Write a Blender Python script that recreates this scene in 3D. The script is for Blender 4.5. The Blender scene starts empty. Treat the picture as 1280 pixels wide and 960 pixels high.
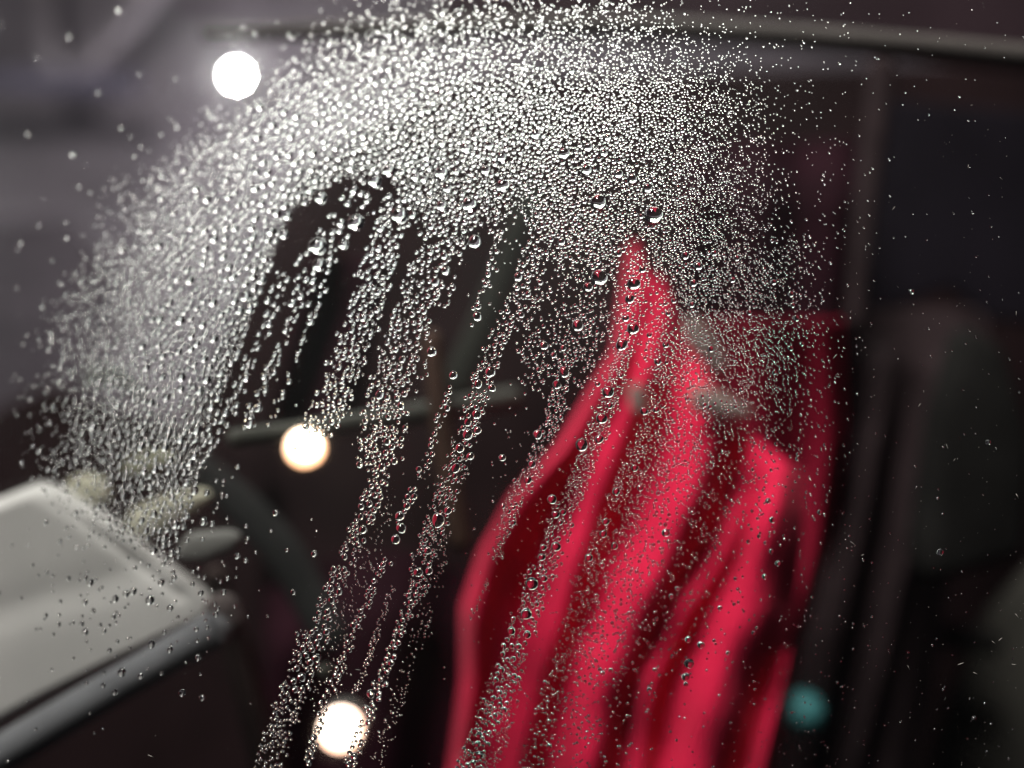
import bpy, bmesh, math
import numpy as np
from mathutils import Vector, Matrix

# ------------------------------------------------------------------ scene, camera, light
sc = bpy.context.scene
COL = sc.collection
F = 0.10                     # metres from lens to the wet glass
FP = 995.0                   # focal length in photo pixels (1280 wide)
cam_d = bpy.data.cameras.new('camera')
cam_d.lens = 36.0 * FP / 1280.0
cam_d.sensor_width = 36.0
cam_d.clip_start = 0.002
cam_d.clip_end = 50
cam_d.dof.use_dof = True
cam_d.dof.focus_distance = F
cam_d.dof.aperture_fstop = cam_d.lens / 5.3
cam_d.dof.aperture_blades = 9
cam_d.dof.aperture_rotation = 0.25
cam = bpy.data.objects.new('camera', cam_d)
cam.rotation_euler = (math.radians(90), 0, 0)
COL.objects.link(cam)
sc.camera = cam

w = bpy.data.worlds.new('World')
sc.world = w
w.use_nodes = True
bg = w.node_tree.nodes['Background']
bg.inputs[0].default_value = (0.55, 0.52, 0.6, 1)
bg.inputs[1].default_value = 0.02

def area(name, loc, target, sx, sy, watts, col):
    l = bpy.data.lights.new(name, 'AREA')
    l.shape = 'RECTANGLE'
    l.size = sx; l.size_y = sy
    l.energy = watts; l.color = col
    o = bpy.data.objects.new(name, l)
    o.location = loc
    d = Vector(target) - Vector(loc)
    o.rotation_euler = d.to_track_quat('-Z', 'Y').to_euler()
    COL.objects.link(o)
    return o
# unseen lights added overhead behind the glass to put white glints in the drops
for lx, ly, sx_, sy_, wt in [(-1.75, 1.22, .60, .60, 2.6), (-1.04, 1.30, .60, .60, 3.6), (-0.30, 1.36, .60, .60, 7.2), (0.42, 1.28, .60, .56, 8.5)]:
    area('drop_glint_light', (lx, ly, 1.13), (lx * 0.85, ly - 0.6, 0), sx_, sy_, wt, (0.96, 1.0, 0.92))
# tall unseen light added out of frame to widen the drops' bright side
area('side_glint_light', (-1.42, 1.70, 0.42), (0.0, 0.1, 0.1), 0.40, 1.0, 2.2, (0.93, 1.0, 0.95))
# unseen light added above the lens side of the glass to light the cloth
area('added_front_light', (-0.32, -0.26, 1.0), (0.0, 0.16, -0.02), 0.34, 0.34, 29.0, (1.0, 0.96, 0.9))

sc.view_settings.view_transform = 'Standard'
sc.view_settings.look = 'None'
sc.view_settings.exposure = 0
sc.view_settings.gamma = 1
sc.cycles.max_bounces = 14
sc.cycles.transmission_bounces = 12
sc.cycles.transparent_max_bounces = 24
sc.cycles.sample_clamp_indirect = 20.0
sc.cycles.use_denoising = True

# ------------------------------------------------------------------ helpers
rng = np.random.default_rng(7)

def P(u, v, y):
    return Vector(((u - 640) / FP * y, y, (480 - v) / FP * y))
def px(n, y):
    return n / FP * y

def glass_y(x, z):
    s = (-0.8 * x + 0.6 * z) / F - 0.06
    return F * (1.0 + 0.35 * 0.5 * (s + np.sqrt(s * s + 0.0144)) - 0.002)

def on_glass(u, v):
    X = (u - 640.0) / FP; Z = (480.0 - v) / FP
    y = np.full_like(X, F)
    for _ in range(30):
        y = 0.5 * y + 0.5 * glass_y(X * y, Z * y)
    return X * y, y, Z * y

def polydist(U, V, pts):
    """distance to a polyline and arc position 0..1"""
    best = np.full(np.shape(U), 1e9); pos = np.zeros(np.shape(U))
    pts = np.array(pts, float)
    L = np.hypot(*(pts[1:] - pts[:-1]).T); cum = np.concatenate([[0], np.cumsum(L)])
    for i in range(len(pts) - 1):
        a, b = pts[i], pts[i + 1]; d = b - a
        t = np.clip(((U - a[0]) * d[0] + (V - a[1]) * d[1]) / (d @ d), 0, 1)
        dd = np.hypot(U - a[0] - t * d[0], V - a[1] - t * d[1])
        m = dd < best
        best = np.where(m, dd, best); pos = np.where(m, (cum[i] + t * L[i]) / cum[-1], pos)
    return best, pos

def sm(a, b, x):
    t = np.clip((x - a) / (b - a), 0, 1)
    return t * t * (3 - 2 * t)

def material(name, col, rough=0.6, var=0.0, scale=200.0, spec=0.05, bump=0.0, bscale=900.0, sheen=0.0, col2=None):
    m = bpy.data.materials.new(name); m.use_nodes = True
    nt = m.node_tree; b = nt.nodes['Principled BSDF']
    b.inputs['Roughness'].default_value = rough
    b.inputs['Specular IOR Level'].default_value = spec
    b.inputs['Sheen Weight'].default_value = sheen
    tc = nt.nodes.new('ShaderNodeTexCoord')
    n = nt.nodes.new('ShaderNodeTexNoise'); n.inputs['Scale'].default_value = scale
    n.inputs['Detail'].default_value = 4
    nt.links.new(tc.outputs['Object'], n.inputs['Vector'])
    r = nt.nodes.new('ShaderNodeValToRGB')
    c2 = col2 or tuple(c * (1 - var) for c in col)
    r.color_ramp.elements[0].position = 0.35; r.color_ramp.elements[1].position = 0.65
    r.color_ramp.elements[0].color = (*c2, 1); r.color_ramp.elements[1].color = (*col, 1)
    nt.links.new(n.outputs['Fac'], r.inputs['Fac'])
    nt.links.new(r.outputs['Color'], b.inputs['Base Color'])
    if bump:
        n2 = nt.nodes.new('ShaderNodeTexNoise'); n2.inputs['Scale'].default_value = bscale
        nt.links.new(tc.outputs['Object'], n2.inputs['Vector'])
        bp = nt.nodes.new('ShaderNodeBump'); bp.inputs['Strength'].default_value = bump
        bp.inputs['Distance'].default_value = 0.001
        nt.links.new(n2.outputs['Fac'], bp.inputs['Height'])
        nt.links.new(bp.outputs['Normal'], b.inputs['Normal'])
    return m

def emitter(name, col, strength):
    m = bpy.data.materials.new(name); m.use_nodes = True
    b = m.node_tree.nodes['Principled BSDF']
    b.inputs['Base Color'].default_value = (0.8, 0.8, 0.8, 1)
    b.inputs['Emission Color'].default_value = (*col, 1)
    b.inputs['Emission Strength'].default_value = strength
    return m

def tag(o, label=None, cat=None, group=None, kind=None):
    if label: o['label'] = label
    if cat: o['category'] = cat
    if group: o['group'] = group
    if kind: o['kind'] = kind
    return o

def obj(name, me, mat=None, parent=None, smooth=True):
    if isinstance(me, bmesh.types.BMesh):
        bm = me; me = bpy.data.meshes.new(name); bm.to_mesh(me); bm.free()
    if smooth:
        me.shade_smooth()
    if mat is not None and not me.materials:
        me.materials.append(mat)
    o = bpy.data.objects.new(name, me)
    COL.objects.link(o)
    if parent is not None: o.parent = parent
    return o

def empty(name, loc=(0, 0, 0)):
    e = bpy.data.objects.new(name, None); e.empty_display_size = 0.01
    COL.objects.link(e)
    return e

def sheet_bm(u, v, y, thick=0.0):
    """grid (rows, cols) of photo-ray positions -> solid sheet"""
    x = (u - 640) / FP * y; z = (480 - v) / FP * y
    R, C = u.shape
    bm = bmesh.new()
    vs = [[bm.verts.new((x[i, j], y[i, j], z[i, j])) for j in range(C)] for i in range(R)]
    for i in range(R - 1):
        for j in range(C - 1):
            bm.faces.new((vs[i][j], vs[i + 1][j], vs[i + 1][j + 1], vs[i][j + 1]))
    if thick:
        back = [[bm.verts.new((x[i, j], y[i, j] + thick, z[i, j])) for j in range(C)] for i in range(R)]
        for i in range(R - 1):
            for j in range(C - 1):
                bm.faces.new((back[i][j], back[i][j + 1], back[i + 1][j + 1], back[i + 1][j]))
        for i in range(R - 1):
            bm.faces.new((vs[i][0], back[i][0], back[i + 1][0], vs[i + 1][0]))
            bm.faces.new((vs[i][C - 1], vs[i + 1][C - 1], back[i + 1][C - 1], back[i][C - 1]))
        for j in range(C - 1):
            bm.faces.new((vs[0][j], vs[0][j + 1], back[0][j + 1], back[0][j]))
            bm.faces.new((vs[R - 1][j], back[R - 1][j], back[R - 1][j + 1], vs[R - 1][j + 1]))
    bmesh.ops.recalc_face_normals(bm, faces=bm.faces)
    return bm

def prism_bm(pts, y, thick, bev=0.0008, dys=None):
    """closed slab: outline in photo rays at depth y (+ per-corner offset), real thickness, rounded edges"""
    bm = bmesh.new()
    f, b = [], []
    for i, (u, v) in enumerate(pts):
        yy = y + (dys[i] if dys else 0)
        p = P(u, v, yy)
        f.append(bm.verts.new(p)); b.append(bm.verts.new(p + Vector((0, thick, 0))))
    n = len(pts)
    bm.faces.new(f); bm.faces.new(b[::-1])
    for i in range(n):
        bm.faces.new((f[i], b[i], b[(i + 1) % n], f[(i + 1) % n]))
    bmesh.ops.recalc_face_normals(bm, faces=bm.faces)
    if bev:
        bmesh.ops.bevel(bm, geom=list(bm.edges), offset=bev, segments=3, profile=0.5, affect='EDGES', clamp_overlap=True)
    return bm

def tube_bm(path, radii, seg=20, squash=1.0, caps=True):
    """tube along 3D points with rounded ends"""
    path = [Vector(p) for p in path]
    if caps:
        d0 = (path[0] - path[1]).normalized(); d1 = (path[-1] - path[-2]).normalized()
        pre, post, rp, rq = [], [], [], []
        for k in range(4, 0, -1):
            a = k / 4 * math.pi / 2
            pre.append(path[0] + d0 * radii[0] * math.sin(a)); rp.append(max(radii[0] * math.cos(a), radii[0] * 0.02))
        for k in range(1, 5):
            a = k / 4 * math.pi / 2
            post.append(path[-1] + d1 * radii[-1] * math.sin(a)); rq.append(max(radii[-1] * math.cos(a), radii[-1] * 0.02))
        path = pre + path + post; radii = rp + list(radii) + rq
    bm = bmesh.new(); rings = []
    up = Vector((0, 1, 0))
    for i, p in enumerate(path):
        t = (path[min(i + 1, len(path) - 1)] - path[max(i - 1, 0)]).normalized()
        a = t.cross(up).normalized(); b = a.cross(t).normalized()
        rings.append([bm.verts.new(p + (a * math.cos(q) + b * squash * math.sin(q)) * radii[i])
                      for q in (2 * math.pi * k / seg for k in range(seg))])
    for i in range(len(rings) - 1):
        for k in range(seg):
            bm.faces.new((rings[i][k], rings[i][(k + 1) % seg], rings[i + 1][(k + 1) % seg], rings[i + 1][k]))
    bm.faces.new(rings[0][::-1]); bm.faces.new(rings[-1])
    bmesh.ops.recalc_face_normals(bm, faces=bm.faces)
    return bm

def smooth_path(pts, n=24):
    """Catmull-Rom resample of (u, v, y, r) tuples -> 3D points, radii"""
    a = np.array(pts, float); m = len(a)
    out = []
    for q in np.linspace(0, m - 1, n):
        i = min(int(q), m - 2); t = q - i
        p0, p1, p2, p3 = a[max(i - 1, 0)], a[i], a[i + 1], a[min(i + 2, m - 1)]
        out.append(0.5 * (2 * p1 + (p2 - p0) * t + (2 * p0 - 5 * p1 + 4 * p2 - p3) * t * t + (3 * p1 - p0 - 3 * p2 + p3) * t ** 3))
    return [P(o[0], o[1], o[2]) for o in out], [px(o[3], o[2]) for o in out]

def ray_tube(name, pts, mat, parent=None, squash=1.0, n=24, seg=20):
    p, r = smooth_path(pts, n)
    return obj(name, tube_bm(p, r, seg, squash), mat, parent)

# ------------------------------------------------------------------ materials
M_wall = material('plum_grey_wall', (0.52, 0.45, 0.53), 0.8, 0.25, 6)
M_wallband = material('dark_violet_band', (0.22, 0.19, 0.28), 0.8, 0.2, 8)
M_black = material('near_black_board', (0.017, 0.009, 0.010), 0.7, 0.35, 30)
M_navy = material('navy_black_board', (0.010, 0.008, 0.012), 0.7, 0.3, 30)
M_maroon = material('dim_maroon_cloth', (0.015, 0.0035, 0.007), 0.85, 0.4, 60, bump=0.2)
M_red = material('crimson_cloth', (0.56, 0.009, 0.052), 0.75, 0.12, 140, spec=0.15, bump=0.08, bscale=2500, sheen=0.05)
M_redshade = material('shaded_red_cloth', (0.22, 0.006, 0.024), 0.8, 0.2, 140, spec=0.1, bump=0.08, bscale=2500)  # crimson darkened to hold the shade of the cloth's right strip
M_curtain = material('dark_brown_cloth', (0.030, 0.020, 0.022), 0.85, 0.3, 90, bump=0.15)
M_tray = material('pale_grey_plastic', (0.42, 0.405, 0.40), 0.45, 0.08, 40)
M_rim = material('mid_grey_rubber', (0.12, 0.12, 0.13), 0.5, 0.15, 80)
M_cream = material('cream_card', (0.44, 0.42, 0.33), 0.6, 0.12, 70)
M_palefab = material('pale_sage_fabric', (0.25, 0.20, 0.18), 0.8, 0.45, 120, bump=0.2)
M_bar = material('grey_painted_bar', (0.06, 0.06, 0.053), 0.5, 0.2, 60)
M_strap = material('dark_grey_strap', (0.025, 0.025, 0.025), 0.8, 0.25, 80)
M_olive = material('olive_grey_strap', (0.028, 0.029, 0.025), 0.8, 0.25, 80)
M_stick = material('brown_wood_stick', (0.06, 0.034, 0.026), 0.6, 0.35, 60)
M_rail = material('warm_grey_rail', (0.085, 0.075, 0.072), 0.5, 0.2, 50)
M_slab = material('taupe_slab', (0.055, 0.052, 0.046), 0.7, 0.2, 40)
M_lampbody = material('lamp_housing', (0.05, 0.05, 0.05), 0.4, 0.2, 80)
M_teal = material('teal_plastic', (0.05, 0.17, 0.18), 0.4, 0.2, 60)

# ------------------------------------------------------------------ setting: the dark space behind the glass
def board(name, u0, u1, v0, v1, y, mat, thick=0.01):
    return obj(name, prism_bm([(u0, v0), (u1, v0), (u1, v1), (u0, v1)], y, thick, 0.0), mat, smooth=False)

o = board('back_wall', -1200, 2400, -120, 1700, 2.10, M_wall, 0.03); tag(o, kind='structure')
o = obj('dark_board', prism_bm([(330, 1200), (215, 560), (370, 215), (560, 95), (1500, 70), (1500, 1200)], 0.42, 0.01, 0.003), M_black, smooth=False)
tag(o, 'large near-black board filling the dark space behind the red cloth', 'board')
o = obj('dark_board', prism_bm([(-120, 1200), (-120, 560), (60, 480), (330, 560), (330, 1200)], 0.40, 0.008, 0.003), M_black, smooth=False)
tag(o, 'near-black board below and behind the pale grey tray', 'board')

# ------------------------------------------------------------------ red cloth
def fold_height(U, V, folds):
    h = np.zeros_like(U)
    for pts, hw, amp in folds:
        d, pos = polydist(U, V, pts)
        ends = sm(0.0, 0.28, pos) if amp > 0 else 1
        h = np.maximum(h, amp * np.exp(-(d / hw) ** 2) * ends) if amp > 0 else h + amp * np.exp(-(d / hw) ** 2)
    return h

RED_FOLDS = [
    ([(800, 290), (776, 440), (715, 545), (640, 640), (604, 720), (588, 800), (578, 900), (565, 1010)], 30, 0.72),
    ([(842, 330), (808, 470), (767, 560), (738, 640), (716, 720), (690, 800), (665, 890), (640, 1010)], 25, 0.62),
    ([(925, 380), (900, 520), (868, 620), (828, 700), (782, 790), (748, 880), (725, 1010)], 40, 0.98),
    ([(975, 480), (945, 590), (912, 680), (860, 760), (815, 850), (790, 1010)], 22, 0.74),
    ([(1000, 500), (970, 640), (944, 760), (907, 850), (865, 1010)], 46, 1.08),
    ([(1020, 780), (975, 900), (945, 1010)], 24, 0.80),
    ([(705, 700), (660, 830), (620, 930), (600, 1010)], 28, 0.34),
    ([(665, 650), (630, 760), (620, 870)], 24, 0.30),
]
def make_cloth(U, V, T, S):
    H = fold_height(U, V, RED_FOLDS)
    H += 0.05 * np.sin(U * 0.06 + V * 0.021) + 0.04 * np.sin(V * 0.05 - U * 0.02) + 0.02 * np.sin(U * 0.17 + V * 0.06)
    right = np.interp(V, [300, 550, 700, 850, 1010], [900, 972, 985, 965, 930])
    H -= 0.5 * np.clip((U - right) / 60.0, 0, 1.3)
    H += 0.06 * np.exp(-((U - np.interp(V, [400, 700, 1010], [1035, 1005, 960])) / 14) ** 2)
    return 0.198 - 0.0140 * H + 0.008 * (1 - sm(0, 0.04, T))
S, T = np.meshgrid(np.linspace(0, 1, 210), np.linspace(0, 1, 190), indexing='ij')
Vl = np.array([300, 440, 560, 620, 690, 760, 850, 1010]); Ul = np.array([786, 766, 695, 638, 600, 576, 576, 554])
Vr = np.array([300, 415, 550, 680, 800, 1010]); Ur = np.array([960, 990, 1006, 1004, 990, 940])
top = np.interp(T, [0, .06, .14, .24, .33, .42, .58, .78, 1.0], [306, 300, 345, 344, 392, 425, 480, 545, 590])
V = top + S * (1010 - top)
U = np.interp(V, Vl, Ul) * (1 - T) + np.interp(V, Vr, Ur) * T
Y = make_cloth(U, V, T, S)
red = empty('red_cloth')
tag(red, 'crimson cloth hanging in long gathered folds behind the wet glass', 'cloth')
obj('gathered_cloth', sheet_bm(U, V, Y, 0.0012), M_red, red)
# right strip of the cloth; its shade is put into a darker red
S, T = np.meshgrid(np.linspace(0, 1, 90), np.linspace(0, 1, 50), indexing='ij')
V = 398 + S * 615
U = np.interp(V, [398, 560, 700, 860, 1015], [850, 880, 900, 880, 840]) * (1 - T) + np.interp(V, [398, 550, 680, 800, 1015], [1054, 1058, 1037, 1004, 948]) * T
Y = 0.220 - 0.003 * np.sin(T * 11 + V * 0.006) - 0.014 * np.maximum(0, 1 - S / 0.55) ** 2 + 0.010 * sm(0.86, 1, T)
obj('shaded_side', sheet_bm(U, V, Y, 0.0012), M_redshade, red)

# pale patches gathered on the cloth
def lump(pts, y, mat, parent, name, squash=0.6):
    p, r = smooth_path([(a, b, y, c) for a, b, c in pts], 12)
    o = obj(name, tube_bm(p, r, 16, squash), mat, parent)
    return o
lump([(866, 408, 12), (878, 430, 16), (896, 454, 12)], 0.183, M_palefab, red, 'pale_patch')
lump([(878, 500, 17), (900, 507, 15), (932, 514, 7)], 0.182, M_palefab, red, 'pale_patch')
lump([(795, 490, 10), (798, 508, 10)], 0.184, M_palefab, red, 'pale_patch')

# dim cloth higher up behind the crimson one; shade put into its maroon
S, T = np.meshgrid(np.linspace(0, 1, 60), np.linspace(0, 1, 60), indexing='ij')
V = 175 + S * 420; U = 850 + T * 225 - 0.03 * (V - 175)
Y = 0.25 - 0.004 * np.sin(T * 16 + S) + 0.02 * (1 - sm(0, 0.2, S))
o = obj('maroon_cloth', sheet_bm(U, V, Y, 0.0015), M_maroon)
tag(o, 'dim cloth, shade put into its maroon colour, above the bright crimson folds', 'cloth')

# dull maroon bundle low behind the two warm lamps
S, T = np.meshgrid(np.linspace(0, 1, 50), np.linspace(0, 1, 60), indexing='ij')
V = 690 + S * 330 + 50 * (1 - np.sin(T * math.pi)) ; U = 330 + T * 300
Y = 0.27 - 0.006 * np.sin(T * 13 + S * 2) + 0.015 * (1 - sm(0, 0.3, S))
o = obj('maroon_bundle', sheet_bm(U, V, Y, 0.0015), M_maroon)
tag(o, 'dull maroon cloth bundle low behind the lowest warm lamp', 'cloth')
S, T = np.meshgrid(np.linspace(0, 1, 30), np.linspace(0, 1, 30), indexing='ij')
V = 320 + S * 220; U = 380 + T * 110 - 0.2 * (V - 320)
Y = 0.22 - 0.005 * np.sin(T * 9 + S * 2)
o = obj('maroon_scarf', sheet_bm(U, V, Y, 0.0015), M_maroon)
tag(o, 'narrow maroon cloth strip above the warm lamp on the grey bar', 'cloth')

# ------------------------------------------------------------------ dark curtain at the side
S, T = np.meshgrid(np.linspace(0, 1, 70), np.linspace(0, 1, 90), indexing='ij')
V = 385 + S * 640; lean = 0.13 * np.maximum(0, V - 400) ** 1.02
U = 1045 + T * 190 - lean
H = fold_height(U, V, [([(1122, 380), (1108, 480), (1080, 640), (1040, 830), (1000, 1020)], 15, 1.0),
                       ([(1188, 400), (1172, 500), (1145, 640), (1098, 850), (1050, 1020)], 16, 0.9)])
Y = 0.262 - 0.012 * H + 0.02 * (1 - sm(0, 0.12, S)) + 0.01 * sm(.8, 1, T)
o = obj('dark_curtain', sheet_bm(U, V, Y, 0.0015), M_curtain)
tag(o, 'dark brown curtain with two soft folds beside the crimson cloth', 'curtain')

o = ray_tube('dark_post', [(1102, 85, .24, 16), (1094, 160, .24, 16), (1085, 230, .24, 15), (1076, 320, .24, 13), (1068, 400, .24, 10)], M_curtain)
tag(o, 'dim brown upright post under the grey rail', 'post')
o = obj('navy_panel', prism_bm([(1092, 120), (1420, 150), (1420, 420), (1235, 400), (1190, 360), (1075, 400)], 0.29, 0.004, 0.002), M_navy, smooth=False)
tag(o, 'blue-black panel to the side of the brown post', 'panel')

# taupe slab in the corner and dim stepped ledges above it
o = obj('taupe_slab', prism_bm([(1165, 1000), (1195, 880), (1245, 770), (1330, 680), (1450, 660), (1450, 1000)], 0.32, 0.01, 0.004), M_slab)
tag(o, 'taupe rounded slab cut off by the lower corner', 'slab')
M_dim = material('dim_grey_cloth', (0.013, 0.0125, 0.012), 0.85, 0.3, 70)
o = obj('dim_sack', prism_bm([(1210, 400), (1262, 430), (1300, 560), (1290, 700), (1160, 735), (1150, 690), (1175, 520)], 0.225, 0.012, 0.005), M_dim)
tag(o, 'dim grey-green sack hanging beyond the dark curtain', 'sack')
o = ray_tube('dim_ledge', [(1118, 805, .3, 12), (1180, 795, .3, 18), (1240, 805, .3, 14)], M_dim, squash=0.5)
tag(o, 'short dim grey ledge below the grey-green sack', 'ledge')

# teal round knob
kn = empty('teal_knob')
tag(kn, 'small round teal knob at the foot of the crimson cloth', 'knob')
ray_tube('knob_face', [(1004, 888, .20, 25), (1004.2, 888, .202, 26)], M_teal, kn)
ray_tube('knob_stem', [(1006, 892, .21, 9), (1008, 896, .24, 9)], M_lampbody, kn)

# ------------------------------------------------------------------ rail along the top
o = ray_tube('grey_rail', [(260, 42, .20, 9), (420, 38, .195, 10), (620, 33, .19, 12), (800, 33, .185, 13), (960, 43, .18, 14), (1120, 56, .175, 15), (1420, 86, .17, 17)], M_rail, n=50)
tag(o, 'long warm grey rail curving across the top edge', 'rail')
M_plum = material('plum_board', (0.030, 0.018, 0.023), 0.8, 0.3, 20)
o = obj('plum_board', prism_bm([(560, -40), (1500, -40), (1500, 105), (1100, 66), (900, 48), (700, 40), (540, 44)], 0.30, 0.006, 0.002), M_plum, smooth=False)
tag(o, 'dark plum board above the grey rail', 'board')

# struts and dark band on the wall near the white lamp
o = ray_tube('wall_strut', [(52, -80, 1.9, 14), (58, 30, 1.9, 13), (72, 100, 1.9, 11)], material('pale_strut', (.62, .54, .62), .7, .2, 20))
tag(o, 'pale upright strut on the wall in the upper corner', 'strut')
o = ray_tube('wall_strut', [(205, -30, 1.92, 11), (150, 35, 1.92, 11), (88, 100, 1.92, 10)], material('pale_brace', (.62, .54, .62), .7, .2, 20))
tag(o, 'pale slanting brace between the upright strut and the white lamp', 'strut')
o = obj('violet_band', prism_bm([(-120, 82), (40, 88), (175, 92), (170, 118), (30, 112), (-120, 108)], 1.85, 0.01, 0.003), M_wallband)
tag(o, 'dark violet crosspiece under the wall struts', 'crosspiece')
o = obj('lower_panel', prism_bm([(-200, 290), (90, 270), (140, 330), (120, 470), (40, 640), (-200, 660)], 2.0, 0.01, 0.004),
        material('dim_violet_panel', (0.20, 0.165, 0.20), 0.8, .3, 12))
tag(o, 'dim violet-grey panel at the side above the pale tray', 'panel')

# ------------------------------------------------------------------ pale tray
tray = empty('pale_tray')
tag(tray, 'pale grey tray with a rounded dark grey rim, lower corner', 'tray')
S, T = np.meshgrid(np.linspace(0, 1, 70), np.linspace(0, 1, 80), indexing='ij')
U = -130 + T * 395
topv = np.interp(U, [-130, 0, 45, 65, 130, 250, 265], [650, 622, 604, 608, 648, 742, 762])
botv = np.interp(U, [-130, 265], [978, 760])
V = topv + S * np.maximum(botv - topv, 2)
g1, _ = polydist(U, V, [(-130, 830), (0, 772), (60, 752), (130, 735), (215, 700)])
g2, _ = polydist(U, V, [(20, 600), (90, 640), (160, 694), (225, 745)])
side = sm(-20, 30, (V - np.interp(U, [-130, 0, 60, 130, 215], [830, 772, 752, 735, 700])))
Y = 0.146 + 0.0004 * np.exp(-(g1 / 30) ** 2) + 0.0006 * np.exp(-(g2 / 8) ** 2) - 0.0006 * side + 0.006 * (1 - sm(0, .05, S)) + 0.003 * sm(.96, 1, S)
obj('panel', sheet_bm(U, V, Y, 0.003), M_tray, tray)
ray_tube('rim', [(268, 787, .1385, 24), (190, 832, .1385, 23), (100, 884, .1385, 24), (0, 944, .1385, 25), (-130, 1024, .1385, 27)], M_rim, tray)
ray_tube('rim_cap', [(278, 762, .1405, 22), (284, 778, .1405, 22)], material('brown_grey_cap', (.075, .06, .06), .6, .2, 60), tray)
ray_tube('seam_ring', [(262, 770, .1360, 4), (268, 783, .1358, 4), (277, 800, .1362, 4)], M_rim, tray)

# ------------------------------------------------------------------ cream cards and grey flap beyond the tray
def card(pts, y, mat, name, label, cat='card', thick=0.003, bev=0.0012):
    o = obj(name, prism_bm(pts, y, thick, bev), mat); tag(o, label, cat); return o
def blob(cx, cy, a, b, ang, n=14):
    out = []
    for k in range(n):
        q = 2 * math.pi * k / n
        x, y = a * math.cos(q) * (1 + .08 * math.sin(3 * q)), b * math.sin(q)
        out.append((cx + x * math.cos(ang) - y * math.sin(ang), cy + x * math.sin(ang) + y * math.cos(ang)))
    return out
card(blob(105, 614, 27, 20, 0.15), 0.158, M_cream, 'cream_disc', 'small cream disc standing at the top edge of the pale tray', 'disc')
card([(150, 668), (160, 640), (205, 620), (252, 612), (262, 622), (235, 642), (200, 662), (170, 676)], 0.158, M_cream, 'cream_card', 'larger cream card leaning past the tray corner')
card(blob(182, 578, 32, 13, -0.25), 0.150, material('dim_cream', (.25, .24, .17), .6, .2, 60), 'cream_disc', 'flat dim cream disc above the larger cream card', 'disc')
card([(95, 478), (105, 456), (135, 450), (165, 470), (185, 498), (168, 500), (140, 482), (112, 484)], 0.165, material('dim_grey_flap', (.15, .15, .15), .7, .2, 60), 'curved_flap', 'curved grey flap seen through the thick drops', 'flap')
card([(222, 702), (218, 688), (232, 668), (285, 664), (300, 672), (292, 688), (250, 704)], 0.138, material('grey_flap', (.16, .155, .15), .6, .2, 60), 'grey_flap', 'short grey flap sticking out beside the tray corner', 'flap')

# ------------------------------------------------------------------ bars, straps, stick
o = ray_tube('grey_bar', [(296, 548, .14, 12), (360, 540, .145, 12), (430, 530, .15, 12), (520, 518, .165, 14), (640, 498, .19, 14)], M_bar)
tag(o, 'grey bar running level behind the middle warm lamp', 'bar')
o = ray_tube('grey_strap', [(255, 590, .19, 20), (310, 640, .19, 24), (360, 700, .19, 26), (410, 790, .19, 24)], M_strap, squash=0.4)
tag(o, 'dark grey strap slanting down from the grey bar', 'strap')
o = ray_tube('olive_strap', [(668, 235, .2, 15), (640, 310, .2, 16), (610, 390, .2, 18), (570, 480, .2, 20)], M_olive, squash=0.4)
tag(o, 'olive grey strap slanting through the clear gap between drops', 'strap')
o = ray_tube('wood_stick', [(540, 425, .165, 13), (548, 500, .165, 14), (560, 590, .165, 15), (576, 675, .165, 14)], M_stick)
tag(o, 'brown wooden stick standing behind the runs of drops', 'stick')
o = ray_tube('brown_strip', [(270, 720, .17, 14), (300, 820, .175, 18), (335, 960, .18, 20), (345, 1020, .18, 20)], material('brown_strip', (.06, .042, .04), .7, .3, 50))
tag(o, 'dim brown strip falling beside the dark corner under the tray', 'strip')
o = ray_tube('tan_cord', [(470, 830, .3, 14), (530, 850, .3, 18), (580, 880, .3, 14)], material('tan_cord', (.025, .015, .009), .8, .3, 60))
tag(o, 'dim tan roll beside the lowest warm lamp', 'roll')
o = ray_tube('grey_button', [(406, 838, .13, 9), (408, 840, .131, 10)], M_bar)
tag(o, 'tiny grey button above the lowest warm lamp', 'button')

# ------------------------------------------------------------------ lamps
def lamp(name, label, u, v, y, r_px, inner, off, rim_col, rim_s, core_col, core_s, group=None):
    e = empty(name); tag(e, label, 'lamp', group)
    r = px(r_px, y)
    c = P(u, v, y)
    def disc(nm, cx, cz, yy, rad, thick, mat, dome):
        bm = bmesh.new(); seg = 40; rings = []
        for k in range(7):
            a = k / 6 * math.pi / 2
            rr = rad * math.cos(a); dy = -dome * math.sin(a)
            rings.append([bm.verts.new((cx + max(rr, rad * .01) * math.cos(q), yy + dy, cz + max(rr, rad * .01) * math.sin(q))) for q in (2 * math.pi * j / seg for j in range(seg))])
        backr = [bm.verts.new((cx + rad * math.cos(q), yy + thick, cz + rad * math.sin(q))) for q in (2 * math.pi * j / seg for j in range(seg))]
        rings.insert(0, backr)
        for i in range(len(rings) - 1):
            for j in range(seg):
                bm.faces.new((rings[i][j], rings[i][(j + 1) % seg], rings[i + 1][(j + 1) % seg], rings[i + 1][j]))
        bm.faces.new(rings[0]); bm.faces.new(rings[-1][::-1])
        bmesh.ops.recalc_face_normals(bm, faces=bm.faces)
        return obj(nm, bm, mat, e)
    disc('diffuser', c.x, c.z, y, r, r * .35, emitter(name + '_diffuser', rim_col, rim_s), r * .25)
    if inner:
        ri = r * inner
        disc('bulb', c.x + off[0] * r, c.z + off[1] * r, y - r * .30, ri, r * .1, emitter(name + '_bulb', core_col, core_s), r * .25)
    disc('housing', c.x, c.z, y + r * .4, r * 1.0, r * .8, M_lampbody, r * .02)
    return e
WARM = (1.0, 0.52, 0.26)
lamp('round_lamp', 'brilliant cold white round lamp near the top corner', 295, 94, 1.95, 6.5, 0, (0, 0), (1, 1, .97), 520, None, 0)
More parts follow.
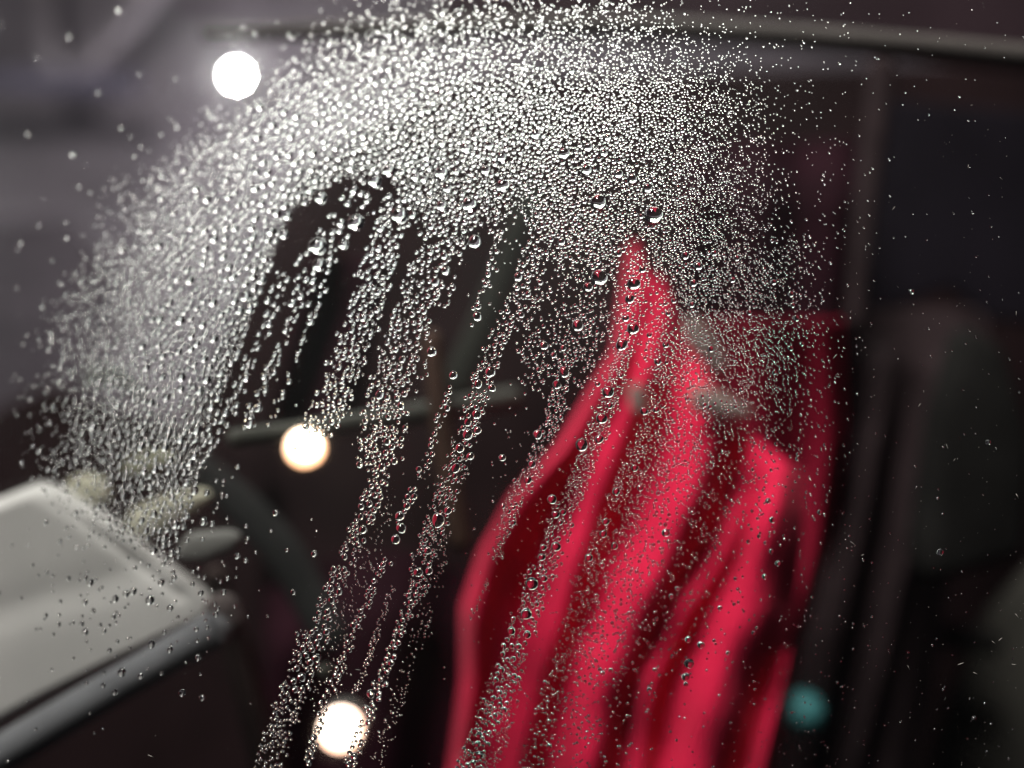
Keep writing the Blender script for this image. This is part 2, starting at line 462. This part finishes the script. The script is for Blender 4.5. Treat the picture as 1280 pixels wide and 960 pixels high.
lamp('warm_lamp', 'warm white round lamp in front of the grey bar', 380, 560, 0.122, 28, .78, (.12, .16), WARM, 1.6, (1, .85, .6), 7, 'warm round lamps')
lamp('warm_lamp', 'warm white round lamp lowest in the picture, below the grey button', 425, 914, 0.122, 31, .76, (.06, .16), (1, .6, .42), 1.7, (1, .87, .68), 7, 'warm round lamps')

# ------------------------------------------------------------------ the glass pane
def glass_mat():
    m = bpy.data.materials.new('clear_glass'); m.use_nodes = True
    nt = m.node_tree; nt.nodes.clear()
    out = nt.nodes.new('ShaderNodeOutputMaterial')
    mix = nt.nodes.new('ShaderNodeMixShader')
    tr = nt.nodes.new('ShaderNodeBsdfTransparent'); tr.inputs[0].default_value = (0.965, 0.975, 0.97, 1)
    gl = nt.nodes.new('ShaderNodeBsdfGlossy'); gl.inputs['Roughness'].default_value = 0.03
    lw = nt.nodes.new('ShaderNodeLayerWeight'); lw.inputs[0].default_value = 0.5
    p = nt.nodes.new('ShaderNodeMath'); p.operation = 'POWER'; p.inputs[1].default_value = 5
    ma = nt.nodes.new('ShaderNodeMath'); ma.operation = 'MULTIPLY_ADD'; ma.inputs[1].default_value = 0.9; ma.inputs[2].default_value = 0.035
    nt.links.new(lw.outputs['Facing'], p.inputs[0]); nt.links.new(p.outputs[0], ma.inputs[0])
    nt.links.new(ma.outputs[0], mix.inputs[0])
    nt.links.new(tr.outputs[0], mix.inputs[1]); nt.links.new(gl.outputs[0], mix.inputs[2])
    # added scattering film that stands in for lens glow round lamps, streaked by noise
    rf = nt.nodes.new('ShaderNodeBsdfRefraction'); rf.inputs['IOR'].default_value = 1.035; rf.inputs['Roughness'].default_value = 1.0
    tc = nt.nodes.new('ShaderNodeTexCoord')
    mp = nt.nodes.new('ShaderNodeMapping'); mp.inputs['Scale'].default_value = (1, 1, 0.35); mp.inputs['Rotation'].default_value = (0, math.radians(20), 0)
    nz_ = nt.nodes.new('ShaderNodeTexNoise'); nz_.inputs['Scale'].default_value = 55; nz_.inputs['Detail'].default_value = 6
    mr = nt.nodes.new('ShaderNodeMapRange'); mr.inputs[1].default_value = 0.3; mr.inputs[2].default_value = 0.75; mr.inputs[3].default_value = 0.015; mr.inputs[4].default_value = 0.05
    nt.links.new(tc.outputs['Object'], mp.inputs[0]); nt.links.new(mp.outputs[0], nz_.inputs['Vector']); nt.links.new(nz_.outputs['Fac'], mr.inputs[0])
    mix2 = nt.nodes.new('ShaderNodeMixShader')
    nt.links.new(mr.outputs[0], mix2.inputs[0]); nt.links.new(mix.outputs[0], mix2.inputs[1]); nt.links.new(rf.outputs[0], mix2.inputs[2])
    nt.links.new(mix2.outputs[0], out.inputs[0])
    return m
M_glass = glass_mat()
gx, gz = np.meshgrid(np.linspace(-0.105, 0.085, 96), np.linspace(-0.065, 0.085, 76))
gy = glass_y(gx, gz)
bm = bmesh.new()
R, C = gx.shape
fr = [[bm.verts.new((gx[i, j], gy[i, j], gz[i, j])) for j in range(C)] for i in range(R)]
bk = [[bm.verts.new((gx[i, j], gy[i, j] + 0.0032, gz[i, j])) for j in range(C)] for i in range(R)]
for i in range(R - 1):
    for j in range(C - 1):
        bm.faces.new((fr[i][j], fr[i][j + 1], fr[i + 1][j + 1], fr[i + 1][j]))
        bm.faces.new((bk[i][j], bk[i + 1][j], bk[i + 1][j + 1], bk[i][j + 1]))
for i in range(R - 1):
    bm.faces.new((fr[i][0], fr[i + 1][0], bk[i + 1][0], bk[i][0])); bm.faces.new((fr[i][-1], bk[i][-1], bk[i + 1][-1], fr[i + 1][-1]))
for j in range(C - 1):
    bm.faces.new((fr[0][j], bk[0][j], bk[0][j + 1], fr[0][j + 1])); bm.faces.new((fr[-1][j], fr[-1][j + 1], bk[-1][j + 1], bk[-1][j]))
pane = obj('glass_pane', bm, M_glass)
tag(pane, 'clear curved glass pane covered with beads of sprayed water', 'glass pane')

# ------------------------------------------------------------------ water drops
m = bpy.data.materials.new('water'); m.use_nodes = True
nt = m.node_tree; nt.nodes.clear()
out = nt.nodes.new('ShaderNodeOutputMaterial'); gb = nt.nodes.new('ShaderNodeBsdfGlass')
gb.inputs['IOR'].default_value = 1.58; gb.inputs['Roughness'].default_value = 0.0
gb.inputs['Color'].default_value = (1, 1, 1, 1)
nt.links.new(gb.outputs[0], out.inputs[0])
M_water = m

# where the drops sit, in photo pixels mapped onto the pane
BIG = [(748, 253, 10), (817, 269, 11.5), (749, 347, 10.5), (735, 359, 6), (792, 355, 8), (787, 374, 6), (803, 337, 4.5),
       (791, 411, 7.5), (777, 431, 7.5), (782, 398, 4.5), (760, 490, 7.5), (762, 507, 4), (752, 523, 7), (749, 549, 5.5), (727, 556, 8),
       (722, 407, 7.5), (680, 432, 5.5), (705, 465, 7), (696, 481, 5.5), (692, 444, 4), (704, 435, 4), (594, 303, 9), (613, 465, 7), (598, 480, 5.5),
       (597, 396, 6), (540, 440, 6.5), (567, 469, 5.5), (615, 485, 5), (665, 729, 8), (658, 767, 7), (690, 624, 6), (695, 683, 6), (677, 696, 5), (704, 640, 4),
       (659, 793, 5), (672, 543, 6), (665, 580, 5), (660, 600, 5), (861, 829, 6), (857, 846, 5), (876, 806, 4.5), (860, 799, 4), (866, 354, 5), (872, 333, 5.5), (856, 320, 5),
       (920, 323, 4), (915, 350, 4), (988, 368, 4), (995, 398, 4), (990, 382, 3.5), (966, 353, 4), (892, 317, 4), (936, 391, 3.5), (864, 381, 4), (842, 376, 3.5), (835, 392, 3.5),
       (832, 431, 4), (822, 452, 4.5), (820, 512, 4), (805, 514, 5), (793, 585, 4.5), (770, 614, 5), (754, 667, 5), (757, 652, 4.5), (832, 666, 5), (768, 682, 4.5), (736, 697, 5),
       (800, 610, 4), (836, 677, 3), (1139, 365, 3.2), (1235, 553, 3.2), (1175, 690, 4), (965, 650, 4), (960, 626, 3.6), (972, 704, 3.5), (900, 760, 3), (964, 689, 3),
       (548, 650, 9), (500, 645, 6), (502, 660, 6.5), (495, 674, 6), (523, 715, 6), (535, 688, 5), (560, 638, 5), (585, 543, 7), (575, 560, 6), (597, 538, 5), (588, 570, 5), (596, 518, 6), (585, 528, 5), (628, 572, 4.5), (570, 585, 6),
       (500, 270, 11), (398, 308, 12), (400, 331, 9), (446, 279, 11), (469, 227, 9), (487, 214, 8), (430, 306, 7), (588, 257, 10), (553, 217, 9), (560, 236, 6), (629, 233, 9), (628, 198, 7), (612, 183, 6), (583, 186, 7),
       (670, 169, 7), (705, 193, 8), (733, 213, 7), (773, 218, 6), (790, 224, 6.5), (809, 236, 6), (735, 185, 6), (755, 192, 5), (553, 258, 7), (608, 214, 6.5), (520, 222, 6), (402, 248, 8), (388, 238, 6), (360, 270, 6.5), (356, 294, 6), (327, 350, 6.5), (313, 386, 6.5), (300, 388, 6),
       (268, 423, 6), (276, 466, 6), (259, 474, 6), (250, 488, 6), (273, 497, 6), (265, 507, 6.5), (247, 537, 6.5), (244, 569, 5.5), (238, 578, 5),
       (188, 750, 6), (189, 754, 5), (153, 840, 5.5), (190, 805, 5), (213, 760, 4.5), (215, 691, 5), (193, 688, 5), (228, 866, 4.5), (253, 872, 4), (107, 790, 4.5), (114, 728, 4.5), (107, 722, 4), (167, 739, 5), (158, 742, 4.5), (145, 748, 4.5), (202, 728, 4.5), (218, 722, 4), (248, 822, 4), (176, 845, 4), (144, 865, 4), (213, 812, 4), (280, 740, 3.5), (270, 768, 3.5), (297, 695, 4), (255, 652, 5), (345, 641, 4), (367, 740, 3.5), (372, 792, 3), (393, 692, 4), (1002, 430, 3), (747, 480, 3.5)]

def fan(u, v):
    front = np.interp(u, [0, 120, 200, 235, 255, 300, 335, 362, 420, 480, 520, 570, 640, 700, 760, 800, 850, 900, 960],
                      [640, 680, 690, 650, 560, 440, 340, 265, 226, 216, 262, 300, 262, 330, 345, 300, 380, 520, 560])
    soft = np.interp(u, [230, 480, 560, 900], [9, 14, 45, 60])
    below = 1 - sm(-soft, soft * 0.6, v - front)
    left = np.interp(v, [0, 50, 100, 150, 200, 250, 300, 350, 400, 450, 500, 550, 600, 660, 720], [475, 405, 345, 290, 235, 195, 160, 125, 108, 100, 96, 98, 112, 150, 190])
    right = np.interp(v, [0, 60, 130, 250, 350, 450, 550, 650], [835, 880, 905, 925, 940, 940, 915, 860])
    l = sm(-140, 120, u - left) ** 2.6; r = 1 - sm(-95, 110, u - right)
    topf = np.interp(v, [0, 60, 130], [0.09, 0.24, 0.85])
    lampgap = sm(26, 70, np.hypot(u - 295, v - 94))
    return below * l * r * topf * lampgap * np.interp(u, [700, 860, 1000], [.85, .36, .2])

# drop bands left by running water: polyline, half width, density, mean radius
BANDS = [
    ([(352, 345), (338, 400), (312, 450), (290, 510), (262, 555), (240, 605), (220, 660), (205, 700)], 8, .75, 3.6),
    ([(376, 330), (372, 385), (348, 440), (322, 500), (308, 530)], 6, .95, 3.6),
    ([(410, 350), (392, 395), (370, 450), (355, 490), (338, 530)], 3, .55, 3.2),
    ([(425, 290), (398, 340), (380, 385)], 14, .5, 4.0),
    ([(500, 262), (475, 330), (456, 395), (436, 450), (418, 500), (402, 525)], 22, 1.0, 3.1),
    ([(450, 240), (410, 300), (385, 330)], 16, .5, 4.2),
    ([(560, 290), (530, 370), (508, 430), (488, 500), (474, 560)], 28, .85, 3.0),
    ([(486, 540), (474, 600), (458, 640), (446, 670), (424, 720), (404, 770), (388, 815), (368, 860)], 11, 1.1, 3.2),
    ([(392, 800), (372, 855), (352, 905), (336, 960)], 17, .6, 2.3),
    ([(470, 630), (445, 720), (424, 800), (400, 870)], 22, .07, 1.2),
    ([(600, 380), (588, 440), (565, 480), (550, 525), (536, 570), (520, 605), (504, 640), (494, 672)], 5, .9, 3.1),
    ([(484, 702), (474, 715), (457, 755), (438, 802), (424, 842), (408, 875), (385, 950)], 5, .95, 2.7),
    ([(630, 290), (618, 330), (606, 365), (598, 400)], 9, .55, 2.5),
    ([(668, 300), (655, 350), (636, 400), (610, 455), (592, 510), (578, 570), (560, 620), (545, 655), (530, 700), (522, 735)], 13, .62, 2.4),
    ([(575, 560), (562, 605), (548, 640)], 14, .3, 1.8),
    ([(524, 730), (510, 760), (498, 790), (484, 830), (470, 868), (458, 905), (438, 955)], 7, 1.1, 2.8),
    ([(555, 650), (545, 720), (522, 800), (502, 860), (490, 900), (470, 955)], 10, .09, 1.2),
    ([(490, 735), (472, 790), (456, 840), (444, 865)], 4, .5, 1.5),
    ([(725, 400), (705, 460), (692, 520), (675, 560), (665, 590), (645, 620), (634, 655)], 11, .65, 1.8),
    ([(640, 620), (632, 660), (619, 692)], 6, .5, 1.8),
    ([(608, 728), (596, 756), (588, 772)], 2.5, .4, 1.6),
    ([(800, 330), (782, 430), (762, 500), (742, 550), (726, 595), (712, 630), (694, 680), (676, 720)], 13, .6, 1.6),
    ([(705, 640), (690, 690), (668, 735), (650, 790), (634, 845), (612, 900), (586, 955), (560, 1010)], 15, .85, 2.5),
    ([(628, 860), (612, 920), (596, 960)], 22, .35, 1.3),
]
REDGE = [(862, 372), (822, 460), (792, 540), (766, 600), (744, 655), (718, 725), (700, 785), (688, 835), (668, 890), (640, 980)]
CLEAR = [([(512, 290), (490, 370), (462, 450), (436, 520), (420, 560)], 6), ([(565, 330), (545, 400), (520, 470), (500, 545)], 4), ([(590, 330), (578, 390), (552, 470)], 5), ([(650, 255), (632, 320), (608, 390), (585, 440), (563, 478)], 11), ([(432, 330), (412, 400), (385, 480), (365, 530)], 16), ([(520, 640), (505, 690), (475, 740)], 6)]

def field(u, v):
    """wanted cover (0..1) and mean radius at a point"""
    D = fan(u, v) * 0.95
    rad = np.interp(u, [100, 250, 350, 450, 600, 700, 780, 850, 950, 1050], [3.6, 3.7, 3.8, 3.3, 2.7, 2.2, 1.85, 1.6, 1.4, 1.3])
    rad = rad * np.interp(v, [0, 90, 200], [0.7, 0.85, 1.0])
    fan_edge = np.interp(v, [0, 50, 100, 150, 200, 250, 300, 400, 500, 600, 720], [475, 405, 345, 290, 235, 195, 160, 108, 96, 112, 190])
    rad = rad * (0.62 + 0.38 * sm(-60, 130, u - fan_edge))
    best = D.copy()
    for pts, hw, dens, r in BANDS:
        d, pos = polydist(u, v, pts)
        g = 0.55 * dens * np.exp(-(d / (hw * 1.05)) ** 8)
        m_ = g > best
        best = np.where(m_, g, best); rad = np.where(m_, r, rad)
    # fine drops right of the long edge that crosses the cloth
    ev = np.array([p[1] for p in REDGE]); eu = np.array([p[0] for p in REDGE])
    e = u - np.interp(v, ev, eu)
    decay = np.interp(v, [380, 520, 650, 800, 960], [110, 105, 95, 78, 60])
    dens = np.interp(v, [340, 420, 600, 720, 820, 960], [.22, .34, .30, .26, .22, .14]) * (1 - sm(1000, 1090, u)) * sm(330, 400, v)
    g = np.where(v > 340, dens * sm(-4, 10, e) * np.exp(-np.maximum(e, 0) / decay), 0)
    m_ = g > best
    best = np.where(m_, g, best); rad = np.where(m_, np.interp(v, [350, 600, 960], [1.45, 1.75, 1.8]), rad)
    # scattered small drops between the olive strap and the cloth tip
    g = 0.11 * sm(640, 665, u) * (1 - sm(770, 800, u)) * sm(235, 270, v) * (1 - sm(430, 530, v))
    m_ = g > best
    best = np.where(m_, g, best); rad = np.where(m_, 1.8, rad)
    g = 0.16 * sm(790, 830, u) * (1 - sm(930, 1060, u)) * sm(280, 310, v) * (1 - sm(480, 560, v))
    m_ = g > best
    best = np.where(m_, g, best); rad = np.where(m_, 1.5, rad)
    for pts, hw in CLEAR:
        d, pos = polydist(u, v, pts)
        best = best * (1 - 0.93 * np.exp(-(d / hw) ** 4))
    # stray drops
    stray = 0.006 * sm(560, 700, u) * (1 - sm(1040, 1110, u)) + 0.0012 + 0.030 * sm(0, 120, u) * (1 - sm(240, 330, u)) * sm(560, 640, v) * (1 - sm(740, 860, v)) \
        + 0.008 * sm(10, 90, u) * (1 - sm(200, 260, u)) * sm(150, 280, v) * (1 - sm(600, 700, v))
    m_ = stray > best
    best = np.where(m_, stray, best)
    rad = np.where(m_, np.interp(u, [0, 250, 420, 600, 1280], [2.7, 2.8, 1.9, 1.2, 1.2]), rad)
    return best, rad

N = 420000
cu = rng.uniform(-70, 1350, N); cv = rng.uniform(-70, 1030, N)
dens, rad = field(np.clip(cu, -70, 1350), cv)
# clumping noise
dens = dens * (0.9 + 0.2 * np.sin(cu * 0.071 + 1.7 * np.sin(cv * 0.053)) * np.sin(cv * 0.064 + 1.3 * np.sin(cu * 0.047)))
cr = 0.92 * rad * np.exp(rng.normal(0, 0.25, N)) * np.where(rng.random(N) < 0.035, 1.6, 1.0)
cr = np.clip(cr, 0.75, 8)
rho = N / (1420 * 1100)
keep = rng.random(N) < np.clip(dens * 3.0 / (math.pi * cr ** 2) / rho, 0, 1)
fu, fv, frd = cu[keep], cv[keep], cr[keep]
# dust-fine beads between the larger ones
N2 = 420000
tu = rng.uniform(-70, 1350, N2); tv = rng.uniform(-70, 1030, N2)
d2, r2 = field(tu, tv)
k2 = rng.random(N2) < (fan(tu, tv) * 0.95 + 0.12 * d2) * np.interp(tu, [200, 450, 700, 1000], [.8, .75, .32, .16])
tr_ = np.clip(rng.normal(0.95, 0.22, N2), 0.55, 1.6) * np.interp(tu, [200, 500], [1.25, 0.95])
allu = np.concatenate([fu, tu[k2]]); allv = np.concatenate([fv, tv[k2]]); allr = np.concatenate([frd, tr_[k2]])
order = np.argsort(-allr * rng.uniform(0.75, 1.0, len(allr)))
allu, allv, allr = allu[order], allv[order], allr[order]
cell = 9.0; grid = {}
out_l = []
def put(a, b, r, tight):
    gi, gj = int(a // cell), int(b // cell)
    k = 3 if r > 6 else 2
    for i in range(gi - k, gi + k + 1):
        for j in range(gj - k, gj + k + 1):
            for (x, y_, q) in grid.get((i, j), ()):
                if (x - a) ** 2 + (y_ - b) ** 2 < (tight * (q + r)) ** 2:
                    return False
    grid.setdefault((gi, gj), []).append((a, b, r)); out_l.append((a, b, r)); return True
for a, b, r in BIG: put(a, b, r, 0.8)
for a, b, r in zip(allu.tolist(), allv.tolist(), allr.tolist()): put(a, b, r, 0.90)
drops = np.array(out_l)
print('drops', len(drops))

# geometry frames on the pane
gxp, gyp, gzp = on_glass(drops[:, 0], drops[:, 1])
eps = 1e-5
nx = (glass_y(gxp + eps, gzp) - glass_y(gxp - eps, gzp)) / (2 * eps)
nz = (glass_y(gxp, gzp + eps) - glass_y(gxp, gzp - eps)) / (2 * eps)
nrm = np.stack([nx, -np.ones_like(nx), nz], 1); nrm /= np.linalg.norm(nrm, axis=1)[:, None]
tx = np.stack([np.ones_like(nx), nx, np.zeros_like(nx)], 1); tx /= np.linalg.norm(tx, axis=1)[:, None]
tz = np.cross(nrm, tx)
cen = np.stack([gxp, gyp, gzp], 1) + nrm * 6e-6
rw = drops[:, 2] / FP * gyp

def cap(seg, rings, contact=86.0, wob=None):
    """unit-rim spherical cap standing on z=0: verts, faces (base has its own rim verts)"""
    th = math.radians(contact); Rr = 1 / math.sin(th)
    vs = [(0, 0, Rr - Rr * math.cos(th))]; fs = []
    for k in range(1, rings + 1):
        a = th * k / rings
        for j in range(seg):
            q = 2 * math.pi * (j + 0.5 * (k % 2)) / seg
            g = 1.0 if wob is None else 1 + wob(q) * (k / rings)
            vs.append((Rr * math.sin(a) * math.cos(q) * g, Rr * math.sin(a) * math.sin(q) * g, Rr * (math.cos(a) - math.cos(th))))
    for j in range(seg): fs.append((0, 1 + j, 1 + (j + 1) % seg))
    for k in range(1, rings):
        b0 = 1 + (k - 1) * seg; b1 = 1 + k * seg
        for j in range(seg):
            j2 = (j + 1) % seg
            if k % 2: fs += [(b0 + j, b1 + j2, b0 + j2), (b0 + j, b1 + j, b1 + j2)] if False else [(b0 + j, b1 + j, b1 + j2), (b0 + j, b1 + j2, b0 + j2)]
            else: fs += [(b0 + j, b1 + j, b0 + j2), (b1 + j, b1 + j2, b0 + j2)]
    rim = list(range(1 + (rings - 1) * seg, 1 + rings * seg))
    base = len(vs)
    vs += [vs[i] for i in rim]
    fs.append(tuple(base + j for j in range(seg))[::-1])
    return np.array(vs), fs

# the 300 largest drops inside the frame are things of their own
inside = (drops[:, 0] > 0) & (drops[:, 0] < 1280) & (drops[:, 1] > 0) & (drops[:, 1] < 960)
rank = np.argsort(-np.where(inside, drops[:, 2], 0))
big = rank[:300]
variants = []
for k in range(6):
    ph = rng.uniform(0, 6.28, 3); am = rng.uniform(0.0, 0.05, 3)
    vs, fs = cap(28, 9, 84 + 2 * k * 0.8, lambda q: am[0] * math.sin(2 * q + ph[0]) + am[1] * math.sin(3 * q + ph[1]) + 0.5 * am[2] * math.sin(5 * q + ph[2]))
    me = bpy.data.meshes.new('water_drop'); me.from_pydata(vs.tolist(), [], fs); me.shade_smooth()
    me.materials.append(M_water); variants.append(me)

LANDMARKS = [('white lamp', 295, 94), ('middle warm lamp', 380, 560), ('lowest warm lamp', 425, 914), ('small cream disc', 105, 614), ('larger cream card', 205, 645),
             ('dim cream disc', 182, 578), ('curved grey flap', 140, 470), ('tray corner', 270, 770), ('pale tray middle', 100, 760), ('fat milky drop heading the first run', 398, 308),
             ('fat milky drop between the runs', 446, 279), ('fat milky drop heading the second run', 500, 270), ('fat drop heading the olive gap', 588, 257), ('drop beside the olive strap', 594, 303),
             ('top of the brown stick', 540, 425), ('foot of the brown stick', 576, 675), ('tip of the crimson cloth', 800, 308), ('upper pale patch', 878, 430), ('lower pale patch', 890, 504),
             ('small pale patch', 796, 500), ('grey button', 406, 838), ('olive strap foot', 570, 480), ('short grey flap', 262, 684), ('grey bar end', 296, 548), ('dark gap before the cloth', 690, 470),
             ('edge fold of the crimson cloth', 650, 640), ('long run over the cloth', 650, 790), ('broad crimson fold', 905, 850), ('largest clear drop', 817, 269), ('teal knob', 1004, 888), ('grey-green sack', 1215, 560),
             ('head of the thick mist', 560, 130), ('shaded maroon cloth', 960, 300), ('grey rail middle', 640, 33), ('mist edge beside the first run', 330, 360), ('middle of the thick mist', 250, 330), ('lower tongue of the mist', 230, 470), ('upper shoulder of the mist', 370, 180)]
def where(u, v):
    n, a, b = min(LANDMARKS, key=lambda t: math.hypot(t[1] - u, t[2] - v))
    d = math.hypot(a - u, b - v); dx, dy = u - a, v - b
    if d < 10: return 'right over the ' + n
    near = 'just ' if d < 28 else ('' if d < 60 else 'well ')
    side = ('below' if dy > 0 else 'above') if abs(dy) > abs(dx) else ('right of' if dx > 0 else 'left of')
    slant = '' if min(abs(dx), abs(dy)) < 0.41 * max(abs(dx), abs(dy)) else (' and ' + ((('right' if dx > 0 else 'left') if abs(dy) > abs(dx) else ('lower' if dy > 0 else 'higher'))))
    return f'{near}{side} the {n}' + slant.replace(' and ', ', a bit ') if slant else f'{near}{side} the {n}'
SPECIAL = {(817, 269): 'largest clear drop above the tip of the crimson cloth', (748, 253): 'large clear drop level with and before the largest one above the cloth tip',
           (749, 347): 'large round drop alone on black just before the crimson tip', (398, 308): 'fat milky drop at the head of the first clear run',
           (500, 270): 'fat milky drop at the head of the second clear run', (446, 279): 'fat milky drop between the first two clear runs',
           (588, 257): 'fat drop at the head of the olive strap gap', (594, 303): 'large drop beside the upper olive strap',
           (548, 650): 'large drop beside the brown wooden stick', (665, 729): 'large merged drop midway down the run over the crimson cloth',
           (188, 750): 'bright large drop over the middle of the pale tray', (861, 829): 'large drop low between the bright crimson folds',
           (1175, 690): 'lone bright drop before the grey-green sack', (1235, 553): 'lone drop near the picture edge over the grey-green sack',
           (727, 556): 'large drop low in the chain on the crimson edge fold', (722, 407): 'large drop in the dark gap with a cluster round it'}
for i in big:
    u, v, r = drops[i]
    o = bpy.data.objects.new('water_drop', variants[int(rng.integers(6))])
    T_, B_, Nn = Vector(tx[i]), Vector(tz[i]), Vector(nrm[i])
    a = rng.uniform(0, 6.28); s = rw[i]
    el = rng.uniform(0.94, 1.08)
    Rm = Matrix((T_, B_, Nn)).transposed().to_4x4() @ Matrix.Rotation(a, 4, 'Z')
    o.matrix_world = Matrix.Translation(cen[i]) @ Rm @ Matrix.Diagonal((s * el, s / el, s * rng.uniform(.86, 1.0), 1))
    COL.objects.link(o)
    lab = next((t for (a_, b_), t in SPECIAL.items() if abs(a_ - u) < .6 and abs(b_ - v) < .6), None)
    size = 'fat' if r > 7 else ('large' if r > 6.1 else ('medium' if r > 5.4 else 'small'))
    wh = where(u, v)
    if len(wh.split()) > 12: wh = wh.replace(', a bit ', ', ')
    tag(o, lab or f'{size} water drop ' + wh, 'water drop', 'water drops beaded on the glass')

# where two or three would read alike, say which
same = {}
for o in [q for q in COL.objects if q.get('category') == 'water drop']:
    same.setdefault(o['label'], []).append(o)
for lab, os_ in same.items():
    if len(os_) > 1:
        os_.sort(key=lambda q: -q.matrix_world.translation.z)
        words = {2: ['higher', 'lower'], 3: ['top', 'middle', 'bottom'], 4: ['topmost', 'second highest', 'second lowest', 'lowest']}.get(len(os_))
        if words:
            for q, wd in zip(os_, words): q['label'] = wd + ' ' + lab

# all remaining drops: one mass
rest = np.setdiff1d(np.arange(len(drops)), big)
V_all, L_all, S_all = [], [], []
off = 0; loop_off = 0
def bulk(idx, seg, rings):
    global off
    vs, fs = cap(seg, rings)
    n = len(idx)
    a = rng.uniform(0, 6.28, n); el = rng.uniform(0.93, 1.08, n); hh = rng.uniform(0.8, 1.0, n)
    con = rng.uniform(0.96, 1.04, n)
    lx = vs[:, 0][None] * el[:, None]; ly = vs[:, 1][None] / el[:, None]; lz = vs[:, 2][None] * hh[:, None]
    ca, sa = np.cos(a)[:, None], np.sin(a)[:, None]
    qx = lx * ca - ly * sa; qy = lx * sa + ly * ca
    s = rw[idx][:, None, None]
    W = cen[idx][:, None, :] + s * (qx[..., None] * tx[idx][:, None, :] + qy[..., None] * tz[idx][:, None, :] + lz[..., None] * nrm[idx][:, None, :])
    V_all.append(W.reshape(-1, 3))
    flat = np.array([q for f in fs for q in f]); sizes = np.array([len(f) for f in fs])
    loops = (flat[None] + (off + np.arange(n) * len(vs))[:, None]).reshape(-1)
    L_all.append(loops); S_all.append(np.tile(sizes, n))
    off += n * len(vs)
rr = drops[rest, 2]
bulk(rest[rr >= 2.6], 16, 6)
bulk(rest[(rr < 2.6) & (rr >= 1.4)], 11, 4)
bulk(rest[rr < 1.4], 8, 3)
Vv = np.concatenate(V_all).astype(np.float32); Ll = np.concatenate(L_all).astype(np.int32); Ss = np.concatenate(S_all).astype(np.int32)
me = bpy.data.meshes.new('water_mist')
me.vertices.add(len(Vv)); me.vertices.foreach_set('co', Vv.ravel())
me.loops.add(len(Ll)); me.loops.foreach_set('vertex_index', Ll)
me.polygons.add(len(Ss)); me.polygons.foreach_set('loop_start', np.concatenate([[0], np.cumsum(Ss)[:-1]]).astype(np.int32))
me.polygons.foreach_set('loop_total', Ss)
me.update(calc_edges=True); me.validate()
me.shade_smooth()
me.materials.append(M_water)
o = bpy.data.objects.new('water_mist', me); COL.objects.link(o)
tag(o, 'countless fine beads of sprayed water clinging to the glass', 'water mist', kind='stuff')
print('mist verts', len(Vv), 'tris', int((Ss - 2).sum()))

# ------------------------------------------------------------------ dust on the dry part of the glass
nd = 420
du = np.where(rng.random(nd) < .7, rng.uniform(980, 1300, nd), rng.uniform(-20, 1300, nd)); dv = rng.uniform(-20, 980, nd)
x_, y_, z_ = on_glass(du, dv)
bm = bmesh.new()
for k in range(nd):
    c = Vector((x_[k], y_[k] - 1.2e-5, z_[k])); r = rng.uniform(0.25, 0.6) / FP * y_[k]
    lng = 1.0 if rng.random() < .9 else rng.uniform(4, 9)
    a = rng.uniform(0, 6.28); A = Vector((math.cos(a), 0, math.sin(a))) * r * lng; B = Vector((-math.sin(a), 0, math.cos(a))) * r * rng.uniform(.6, 1)
    top_ = bm.verts.new(c + Vector((0, -r * .6, 0)))
    ring = [bm.verts.new(c + A * math.cos(q) + B * math.sin(q)) for q in (0, 1.05, 2.1, 3.14, 4.2, 5.25)]
    for j in range(6): bm.faces.new((ring[j], top_, ring[(j + 1) % 6]))
    bm.faces.new(ring)
o = obj('dust_specks', bm, material('pale_dust', (.30, .28, .26), .9, .3, 300))
tag(o, 'fine pale dust specks stuck to the dry dark side of the glass', 'dust', kind='stuff')
